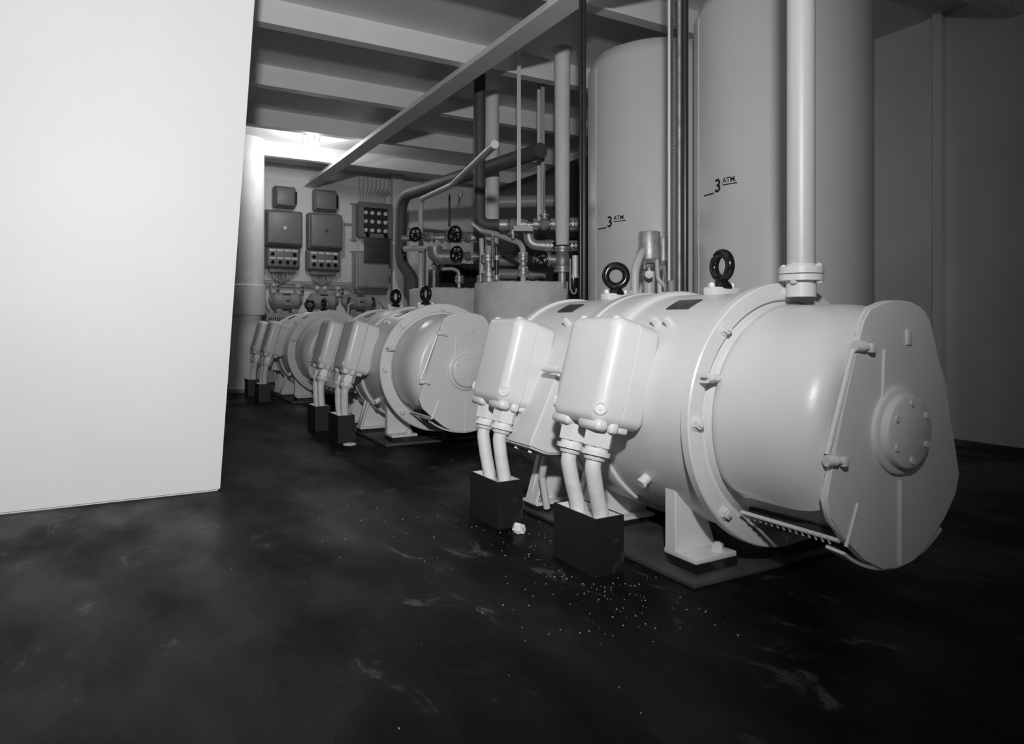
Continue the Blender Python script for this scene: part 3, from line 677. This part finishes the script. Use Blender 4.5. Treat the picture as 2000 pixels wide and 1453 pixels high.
t = thing('strainer', 'bare metal strainer body with flanges standing on the drum', 'strainer', (v.x, v.y, 0))
zz = [C(1638, q, 5.2).z for q in (640, 665, 690, 830, 850, 880, 900)]
bm = BM(); lathe(bm, [(zz[5], .02), (zz[4], .05), (zz[3], .055), ((zz[2] + zz[3]) / 2, .06), (zz[2], .045), (zz[1], .03)], axis='z', seg=24); obj('body', bm, 'dull', t)
for za, zb, r in ((zz[1], zz[0], .064), (zz[2], zz[1] - .003, .06), (zz[4], zz[3], .062), (zz[5], zz[4] - .003, .062)): bm = BM(); cyl(bm, (0, 0, za), (0, 0, zb), r, seg=26); obj('flange', bm, 'bright', t)
bm = BM(); cyl(bm, (0, 0, ZD - .05), (0, 0, zz[5]), .03, seg=18); obj('foot_pipe', bm, 'bright', t)
bm = BM(); c = (zz[2] + zz[3]) / 2; cyl(bm, RIGHT * -.16 + UP * c, RIGHT * -.04 + UP * c, .036, seg=18); cyl(bm, RIGHT * -.11 + UP * c, RIGHT * -.09 + UP * c, .055, seg=18); obj('side_branch', bm, 'dull', t)
handwheel(t, (RIGHT * -.16 - FWD * .09 + UP * c), (-FWD * .9 + RIGHT * .3), .05)
bm = BM(); cyl(bm, RIGHT * -.16 - FWD * .09 + UP * c, RIGHT * -.14 + UP * c, .012, seg=8); obj('stem', bm, 'dull', t)
# oil filter cup with hook
p = C(1760, 905, 4.55); t = thing('filter_cup', 'small white cylinder above dark hooked cup beside the tank', 'filter', p, -YAW)
bm = BM(); cyl(bm, (0, 0, 0), (0, 0, .125), .02, seg=18); cyl(bm, (0, 0, -.02), (0, 0, 0), .024, seg=18); obj('sleeve', bm, 'paint', t)
bm = BM(); lathe(bm, [(-.16, 0), (-.155, .025), (-.13, .038), (-.02, .036), (-.02, 0)], axis='z', seg=22, origin=(-.012, 0, 0)); obj('cup', bm, 'ring', t)
bm = BM(); tube(bm, [(-.035, -.045, .10), (-.035, -.045, -.09), (-.02, -.05, -.125), (.0, -.05, -.12), (.004, -.05, -.09)], .006, rad=.015, seg=8); obj('hook', bm, 'bright', t)
# pipes far back in the gloom
for (x0, y0, x1, y1, r, lab) in ((1040, 765, 1290, 785, .052, 'upper fat horizontal pipe in the gloom behind the drums'), (1040, 895, 1180, 905, .05, 'lower fat horizontal pipe in the gloom behind the drums'), (1040, 220, 1600, 200, .06, 'fat overhead pipe running behind the upper header')):
    bm = BM(); a, b = C(x0, y0, 6.6), C(x1, y1, 6.6); tube(bm, [a - RIGHT * .1, b + RIGHT * .3], r, seg=18); tag(obj('lagged_pipe', bm, 'grey2'), lab, 'pipe', 'pipes behind the drums')
# added dark blocks stand in for the gloom behind the drums
bm = BM(); prism(bm, [(3.55, .0), (4.55, .0), (4.55, 2.3), (3.75, 2.3), (3.55, 2.15)], 'y', 5.3, 7.3, bev=.01); tag(obj('gloom_block', bm, 'mesh'), 'added dark block standing in for the gloom behind the drums', 'dark block')

bm = BM(); prism(bm, [(2.98, .0), (3.5, .0), (3.5, 1.3), (3.42, 1.4), (3.06, 1.4), (2.98, 1.3)], 'y', 6.95, 7.35, bev=.01); tag(obj('gloom_block', bm, 'mesh'), 'low added dark block as gloom behind the drum under the handwheels', 'dark block')  # second added block, dark only to deepen the shade there
# overhead ducts at the top of the pipe corner
bm = BM(); box(bm, 2.6, 4.65, 9.24, 9.3, 2.05, 2.075); tag(obj('wall_ledge', bm, 'grey2'), 'narrow grey ledge high on the bulkhead', 'ledge')
# invented deckhead lamp, added to brighten the switchgear bulkhead
for k, (x, y, who) in enumerate(((1.78, 7.55, 'above the switchgear end'),)):
    t = thing('added_lamp', f'added round glass fill lamp on the deckhead {who}', 'lamp', (x, y, ZC - .001))
    bm = BM(); cyl(bm, (0, 0, -.05), (0, 0, 0), .09, seg=28); cyl(bm, (0, 0, -.06), (0, 0, -.05), .1, seg=28); obj('base', bm, 'grey2', t)
    bm = BM(); lathe(bm, [(-.06, .075), (-.09, .074), (-.125, .055), (-.145, .02), (-.147, 0)], axis='z', seg=28); obj('glass', bm, 'glow', t)
    bm = BM()
    for a in range(4): q = a * PI / 4; tube(bm, [(.095 * math.cos(q), .095 * math.sin(q), -.06), (.085 * math.cos(q), .085 * math.sin(q), -.13), (0, 0, -.165), (-.085 * math.cos(q), -.085 * math.sin(q), -.13), (-.095 * math.cos(q), -.095 * math.sin(q), -.06)], .004, rad=.04, seg=6)
    obj('wire_guard', bm, 'grey2', t)
    lamp('added_fill_light', 'POINT', (x, y, ZC - .22), 24, .06)  # fill light added for the back bulkhead
# thin wires
for k in range(3):
    ptube('loose_wire', 'thin dark loose wire hanging by the thermometer', [(*c2(700 - 20 * k, 130 + 10 * k), 6.3), (*c2(670 - 5 * k, 190 + 14 * k), 6.3), (*c2(640 + 22 * k, 260 - 10 * k), 6.3)], .003, 'darkpipe', .05, 'wire', 'loose wires by the thermometer', seg=6)

# ------------------------------------------------------------------ big lagged column at the left
p = P(479, 764, 7.75); t = thing('lagged_column', 'thick pale lagged column with collar standing by the switchgear', 'column', (p.x, p.y, 0))
zc1, zc2 = P(479, 557, 7.75).z, P(479, 612, 7.75).z
bm = BM(); lathe(bm, [(0, .168), (zc2, .168)], axis='z', seg=40); obj('lower_lagging', bm, 'laglight', t)
bm = BM(); lathe(bm, [(zc2 - .02, .155), (zc2 - .02, .205), (zc2, .212), (zc1 - .004, .212), (zc1, .205), (zc1, .168)], axis='z', seg=40); obj('collar', bm, 'laglight', t)
bm = BM(); lathe(bm, [(zc1, .198), (ZC, .198)], axis='z', seg=40); obj('upper_lagging', bm, 'laglight', t)
bm = BM(); cyl(bm, (0, 0, 0), (0, 0, .04), .21, seg=36); obj('foot_ring', bm, 'grey2', t)
bm = BM(); tube(bm, [(.17, -.1, 0), (.18, -.12, .18), (.14, -.2, .45), (.19, -.12, .75)], .02, rad=.1); tag(obj('floor_conduit', bm, 'grey2', loc=(p.x, p.y, 0)), 'thin grey conduit rising from the deck beside the lagged column', 'conduit')

# ------------------------------------------------------------------ switchgear on the back bulkhead
def W(px, py, off=0.0): return PY_(px, py, YW - off)
def wrect(px0, px1, py0, py1, off):
    a, b = W(px0, (py0 + py1) / 2, off), W(px1, (py0 + py1) / 2, off); m = W((px0 + px1) / 2, py0, off); n = W((px0 + px1) / 2, py1, off)
    return a.x, b.x, n.z, m.z
x0, x1, z0, z1 = wrect(510, 700, 330, 550, .03)
bm = BM(); box(bm, x0, x1, YW - .03, YW - .001, z0, ZC - .2, bev=.006); t = tag(obj('mounting_board', bm, 'wall'), 'pale mounting board behind the two tall switch columns', 'board')
def enamel_box(name, rect, depth, off, lab, cat, group=None, m='grey', bev=.03, lid=True):
    x0, x1, z0, z1 = wrect(*rect, depth + off); t = thing(name, lab, cat, ((x0 + x1) / 2, YW - off, (z0 + z1) / 2), 0, group); w, h = (x1 - x0) / 2, (z1 - z0) / 2
    bm = BM(); box(bm, -w, w, -depth * .7, 0, -h, h, bev=bev, seg=3); obj('body', bm, m, t, sharp=50)
    if lid:
        bm = BM(); box(bm, -w + .02, w - .02, -depth, -depth * .72, -h + .02, h - .02, bev=min(bev * 1.3, depth * .13), seg=3); obj('lid', bm, m, t, sharp=50)
    return t, w, h
for k, (ra, rb, rc, who) in enumerate((((536, 580, 362, 405), (518, 594, 409, 481), (519, 588, 481, 525), 'beside the lagged column'), ((614, 661, 369, 412), (604, 672, 415, 487), (600, 667, 487, 530), 'next to the lamp cabinet'))):
    t, w, h = enamel_box('relay_box', ra, .16, .03, f'small grey relay box above the switch box {who}', 'electrical box', 'small relay boxes')
    bm = BM(); box(bm, w, w + .015, -.1, -.03, -h * .6, h * .6); obj('lever', bm, 'ring', t)
    t, w, h = enamel_box('switch_box', ra and rb, .22, .03, f'large grey switch box with hinged lid {who}', 'electrical box', 'large switch boxes')
    for x in (-.55, .45):
        bm = BM(); cyl(bm, (x * w - .03, -.225, -h + .05), (x * w + .03, -.225, -h + .05), .009, seg=8); box(bm, x * w - .008, x * w + .008, -.232, -.215, -h + .03, -h + .10); obj('hinge', bm, 'grey', t)
    bm = BM(); cyl(bm, (-w + .05, -.223, -h + .045), (w - .05, -.223, -h + .045), .006, seg=8); obj('hinge_rod', bm, 'grey', t)
    bm = BM(); cyl(bm, (0, -.225, .0), (0, -.215, .0), .022, seg=12); obj('badge', bm, 'label' if k == 0 else 'dkgrey', t)
    t, w, h = enamel_box('push_button_box', rc, .15, .03, f'grey push-button box with ivory labels {who}', 'electrical box', 'push-button boxes')
    bx_, bz = [-.62, -.2, .22, .62], [.28, -.42]
    for r_, row in enumerate(bz):
        for c_, xx in enumerate(bx_):
            if r_ == 1 or c_ in (0, 3):
                bm = BM(); cyl(bm, (0, -.172, 0), (0, -.148, 0), .022, seg=14); obj('button', bm, 'ring', t, loc=(xx * w, 0, row * h), label='black round button')
            bm = BM(); box(bm, -.036, .036, -.154, -.149, -.012, .012); obj('name_strip', bm, 'label', t, loc=(xx * w, 0, row * h + .36 * h), label='ivory name strip')
    bm = BM(); box(bm, -w * .75, w * .75, -.10, -.02, -h - .045, -h + .01, bev=.006)
    for i in range(7): cyl(bm, (-w * .6 + i * w * .2, -.06, -h - .07), (-w * .6 + i * w * .2, -.06, -h - .03), .013, seg=8)
    obj('gland_rail', bm, 'grey', t)
    c = t.location
    for i in range(6):
        xx = c.x - w * .55 + i * w * .2; dz = .11 + .02 * (3 - abs(i - 2.5)); bm = BM()
        tube(bm, [(xx, c.y - .06, c.z - h - .07), (xx, c.y - .06, c.z - h - dz), (xx + .05 * (1 if i < 3 else -1), c.y - .03, c.z - h - dz - .03), (xx + .02 * (2.5 - i), c.y - .01, c.z - h - .05)], .009, rad=.03, seg=8)
        tag(obj('box_lead', bm, 'grey2'), f'thin grey lead looping under the push-button box {who}', 'cable', f'leads under push-button box {who}')
# lamp cabinet
t, w, h = enamel_box('lamp_cabinet', (702, 765, 396, 464), .18, .03, 'grey cabinet with twelve indicator lamps on a black face', 'indicator panel', lid=False)
bm = BM()
for a in ((-w + .0, w, h - .07, h), (-w, w, -h, -h + .05), (-w, -w + .06, -h + .0502, h - .0702), (w - .045, w, -h + .0502, h - .0702)): box(bm, a[0], a[1], -.18, -.12, a[2], a[3])
obj('frame', bm, 'grey', t)
bm = BM(); box(bm, -w + .04, w - .03, -.135, -.126, -h + .03, h - .05); fc = obj('face', bm, 'mesh', t)
for r_ in range(3):
    for c_ in range(4):
        bm = BM(); lathe(bm, [(0, .028), (-.012, .028), (-.02, .024), (-.02, .018), (-.03, .012), (-.034, 0)], axis='y', seg=18); obj('indicator_lamp', bm, 'lens', fc, loc=(-w * .56 + c_ * w * .41, -.135, h * .42 - r_ * h * .5), label='round glass indicator lamp')
c = t.location.copy()
for i in range(10):
    xx = c.x - w * .8 + i * w * .17; bm = BM(); tube(bm, [(xx, c.y - .07, c.z + h - .01), (xx + .005, c.y - .06, c.z + h + .12), (xx + .02 * i, c.y - .03, ZC - .20), (xx + .02 * i, c.y - .03, ZC)], .010, rad=.08, seg=8)
    tag(obj('cabinet_lead', bm, 'pipe'), 'pale cable fanning up from the lamp cabinet', 'cable', 'cables above the lamp cabinet')
# dark hanging lid of the lamp cabinet
x0, x1, z0, z1 = wrect(711, 762, 464, 514, .26); bm = BM(); box(bm, x0, x1, YW - .262, YW - .24, z0, z1, bev=.008)
lid = obj('hanging_lid', bm, 'dkgrey'); lid.parent = t; lid.matrix_parent_inverse = Matrix.Translation(-c); lid['label'] = 'dark embossed lid hanging open below the lamps'
for r_ in range(2):
    for c_ in range(4):
        bm = BM(); torus(bm, ((x0 + x1) / 2 + (c_ - 1.5) * (x1 - x0) * .2, YW - .262, (z0 + z1) / 2 + (.5 - r_) * .14), .03, .006, 'y', seg=14, sub=6); q = obj('embossed_ring', bm, 'dkgrey', lid)
for q in (-.5, .5):
    bm = BM(); box(bm, (x0 + x1) / 2 + q * .25 - .02, (x0 + x1) / 2 + q * .25 + .02, YW - .25, YW - .2, z1 - .02, z1 + .06); obj('hinge', bm, 'ring', lid)
t, w, h = enamel_box('junction_cabinet', (697, 763, 490, 566), .2, .03, 'grey cabinet with hinged lid below the lamp cabinet', 'electrical box', m='grey2')
for x in (-.5, .5): bm = BM(); cyl(bm, (x * w - .03, -.205, -h + .06), (x * w + .03, -.205, -h + .06), .009, seg=8); box(bm, x * w - .008, x * w + .008, -.212, -.195, -h + .04, -h + .11); obj('hinge', bm, 'grey2', t)
bm = BM(); box(bm, -w * .9, w * .9, -.12, -.02, -h - .05, -h + .01, bev=.006); obj('gland_rail', bm, 'grey', t)
for q in (.1, -.1): bm = BM(); box(bm, w, w + .02, -.12, -.06, q - .04, q + .04); obj('side_latch', bm, 'grey', t)
c = t.location.copy()
for i in range(8):
    xx = c.x - w * .7 + i * w * .2; bm = BM(); zl = c.z - h - .16 - .05 * (i % 3); tube(bm, [(xx, c.y - .07, c.z - h - .04), (xx, c.y - .07, zl), (xx + .06, c.y - .04, zl - .05), (xx + .12, c.y - .02, zl - .2)], .010, rad=.04, seg=8); tag(obj('cabinet_lead', bm, 'pipe'), 'pale cable dropping from the hinged grey cabinet', 'cable', 'cables below the grey cabinet')
for px, ya, yb, lab in ((691, 397, 470, 'upper'), (691, 490, 566, 'lower')):
    a, b = W(px - 3, yb, .06), W(px + 2, ya, .06); bm = BM(); box(bm, a.x, b.x, YW - .08, YW - .03, a.z, b.z, bev=.005); box(bm, a.x - .02, b.x + .03, YW - .05, YW - .0, b.z - .02, b.z); box(bm, a.x - .02, b.x + .03, YW - .05, YW - .0, a.z, a.z + .02)
    tag(obj('support_rail', bm, 'grey2'), f'{lab} grey support rail at the cabinet edge', 'rail')
# pale post beside the dark pipe
a = W(772, 600, .12); bm = BM(); box(bm, a.x - .04, a.x + .12, YW - .14, YW - .0, 0, ZC, bev=.02); tag(obj('frame_post', bm, 'wall'), 'pale steel frame post between the cabinets and the dark pipe', 'post')
# conduit bundle under the board
for k in range(3):
    a, b = W(514, 549 + 3 * k, .05), W(690, 561 + 3 * k, .05); zz_ = (a.z + b.z) / 2; bm = BM(); tube(bm, [(a.x, YW - .04, zz_), (b.x, YW - .04, zz_)], .012, seg=8); tag(obj('conduit', bm, 'grey2'), 'long thin grey conduit under the mounting board', 'conduit', 'conduits under the mounting board')
# small motors on a shelf
def mrect(px0, px1, py0, py1): return wrect(px0, px1, py0, py1, .22)
ms = [(525, 590, 570, 600), (599, 660, 573, 603), (668, 733, 577, 607)]
zsh = None
labs = ['small grey motor on the shelf beside the lagged column', 'small grey motor in the middle of the bulkhead shelf', 'small grey motor with slotted vents under the grey cabinet']
xs = []
for i, (r4, lab) in enumerate(zip(ms, labs)):
    x0, x1, z0, z1 = mrect(*r4)
    r = .105; w = (x1 - x0) / 2; zb = 0.875
    t = thing('electric_motor', lab, 'motor', ((x0 + x1) / 2, YW - .22, zb), 0, 'small motors on the shelf'); xs.append((x0, x1))
    zc = r + .045
    bm = BM(); cyl(bm, (-w * .62, 0, zc), (w * .62, 0, zc), r, seg=28); obj('stator', bm, 'grey2', t)
    for s in (-1, 1):
        bm = BM(); lathe(bm, [(s * w * .60, r * 1.04), (s * w * .68, r * 1.05), (s * w * .82, r * .85), (s * w * .9, r * .5), (s * w, r * .42), (s * w, 0)], origin=(0, 0, zc), axis='x', seg=28); eb = obj('end_bell', bm, 'grey2', t)
        if i == 2:
            for k in range(5): bm = BM(); box(bm, s * w * .62, s * w * .82, -r * 1.03, -r * .9, zc - .055 + k * .025, zc - .042 + k * .025); obj('vent_slot', bm, 'ring', eb)
    bm = BM(); box(bm, -.05, .05, -r - .02, -r * .4, zc - .06, zc + .05, bev=.008); obj('terminal_cover', bm, 'grey2', t)
    bm = BM(); box(bm, -.045, .045, -r * .75, -r * .62, zc + r * .62, zc + r * .85, mtx=None); obj('nameplate', bm, 'plate', t, label='dark nameplate')
    bm = BM(); box(bm, -.026, .026, -r - .026, -r - .019, zc - .01, zc + .012); obj('small_plate', bm, 'dkgrey', t)
    for s in (-1, 1): bm = BM(); box(bm, s * w * .45 - .035, s * w * .45 + .035, -.1, .1, 0, .05, bev=.004); obj('foot', bm, 'grey2', t)
x0, x1 = xs[0][0] - .05, xs[2][1] + .05
t = thing('motor_shelf', 'grey perforated bracket shelf carrying three small motors', 'shelf', ((x0 + x1) / 2, YW, .85)); w = (x1 - x0) / 2
bm = BM(); box(bm, -w, w, -.36, -.0, 0, .025); obj('top', bm, 'grey2', t)
bm = BM(); box(bm, -w, w, -.36, -.35, -.09, .0); ap = obj('apron', bm, 'grey2', t)
bm = BM()
for i in range(60): xx = -w + .03 + i * (2 * w - .06) / 59; box(bm, xx - .005, xx + .005, -.364, -.358, -.07, -.03)
o = obj('perforations', bm, 'ring', ap); o['kind'] = 'stuff'
for s in (-1, 0, 1): bm = BM(); prism(bm, [(-.34, 0), (-.02, 0), (-.02, -.3)], 'x', s * (w - .1) - .01, s * (w - .1) + .01); obj('bracket', bm, 'grey2', t)
# twin lamp fittings
for (px, py, lab) in ((537, 564, 'small twin-bulb fitting above motor beside the lagged column'), (585, 566, 'small twin-bulb fitting between the first two motors'), (663, 570, 'small twin-bulb fitting near the slotted motor')):
    p = W(px, py, .06); t = thing('bulb_fitting', lab, 'lamp', (p.x, YW, p.z), 0, 'twin-bulb fittings')
    bm = BM(); box(bm, -.06, .06, -.07, 0, -.075, .075, bev=.02); obj('case', bm, 'grey2', t)
    for z in (.045, -.045): bm = BM(); lathe(bm, [(-.065, .03), (-.085, .026), (-.10, .012), (-.102, 0)], origin=(-.02, 0, z), axis='y', seg=16); obj('bulb', bm, 'lens', t, label='round glass bulb')
    for z in (.03, -.02): bm = BM(); cyl(bm, (.035, -.08, z), (.035, -.068, z), .012, seg=10); obj('knob', bm, 'ring', t)
p = W(627, 563, .06); t = thing('bulb_fitting', 'small fitting with two bulbs side by side above the middle motor', 'lamp', (p.x, YW, p.z), 0, 'twin-bulb fittings')
bm = BM(); cyl(bm, (0, -.06, 0), (0, 0, 0), .07, seg=20); obj('case', bm, 'grey2', t)
for x in (-.05, .05): bm = BM(); lathe(bm, [(-.055, .032), (-.08, .028), (-.095, .012), (-.097, 0)], origin=(x, 0, 0), axis='y', seg=16); obj('bulb', bm, 'lens', t, label='round glass bulb')
# leads to the motors
for (pts, lab) in (([(600, 556), (612, 562), (622, 566)], 'curved grey lead left of the bulbs above the middle motor'), ([(640, 564), (652, 564), (660, 568)], 'curved grey lead right of the bulbs above the middle motor'), ([(672, 559), (686, 568), (700, 578)], 'curved grey lead sloping down toward the slotted motor'), ([(518, 585), (520, 600), (528, 614), (540, 622)], 'curved grey lead bundle at the shelf end by the lagged column')):
    bm = BM(); tube(bm, [W(a, b, .05) for a, b in pts], .011, rad=.1, seg=8); tag(obj('motor_lead', bm, 'grey2'), lab, 'cable')
bm = BM(); q = [W(690, 592, .33), W(681, 594, .37), W(680, 612, .37), W(680, 640, .37)]; tube(bm, q, .014, rad=.06); tag(obj('conduit_hook', bm, 'pipe'), 'pale bent conduit in front of the slotted motor', 'conduit')

# ------------------------------------------------------------------ debris on the deck
def flr(px, py): r = ray(px, py); return ORG + r * (-HC / r.z)
p = flr(1014, 1040); bm = BM()
rng = random.Random(3); bmesh.ops.create_icosphere(bm, subdivisions=2, radius=.03)
for v in bm.verts:
    k = rng.uniform(.72, 1.15); v.co = Vector((v.co.x * k * .75, v.co.y * k * 1.0, max(-.012, v.co.z * k * .8)))
    v.co.z += .012
tag(obj('paper_scrap', bm, 'scrap', loc=(p.x, p.y, 0), sharp=10), 'crumpled white scrap lying on deck beside the black boxes', 'scrap')
p = flr(683, 868); bm = BM(); lathe(bm, [(0, .04), (.006, .038), (.008, .0)], axis='z', seg=20); tag(obj('metal_disc', bm, 'scrap', loc=(p.x, p.y, 0)), 'small pale metal disc on the deck before a black box', 'disc')
bm = BM()
def grit(cx, cy, n, sx, sy):
    for _ in range(n):
        x, y = rng.gauss(cx, sx), rng.gauss(cy, sy); s = rng.uniform(.001, .0032)
        if x > 1.39: continue
        if x > 1.17 and x < 1.33 and (1.66 < y < 1.94 or 2.23 < y < 2.5): continue
        bmesh.ops.create_cube(bm, size=s, matrix=Matrix.Translation((x, y, s * .3)) @ Matrix.Rotation(rng.random() * 3, 4, 'Z'))
grit(1.2, 1.75, 90, .06, .2); grit(1.15, 1.5, 70, .2, .15); grit(.9, 2.2, 90, .35, .6); grit(1.3, 2.1, 40, .08, .3)
o = obj('floor_grit', bm, 'chip'); o['kind'] = 'stuff'; o['label'] = 'fine pale grit scattered on the dark deck'; o['category'] = 'grit'
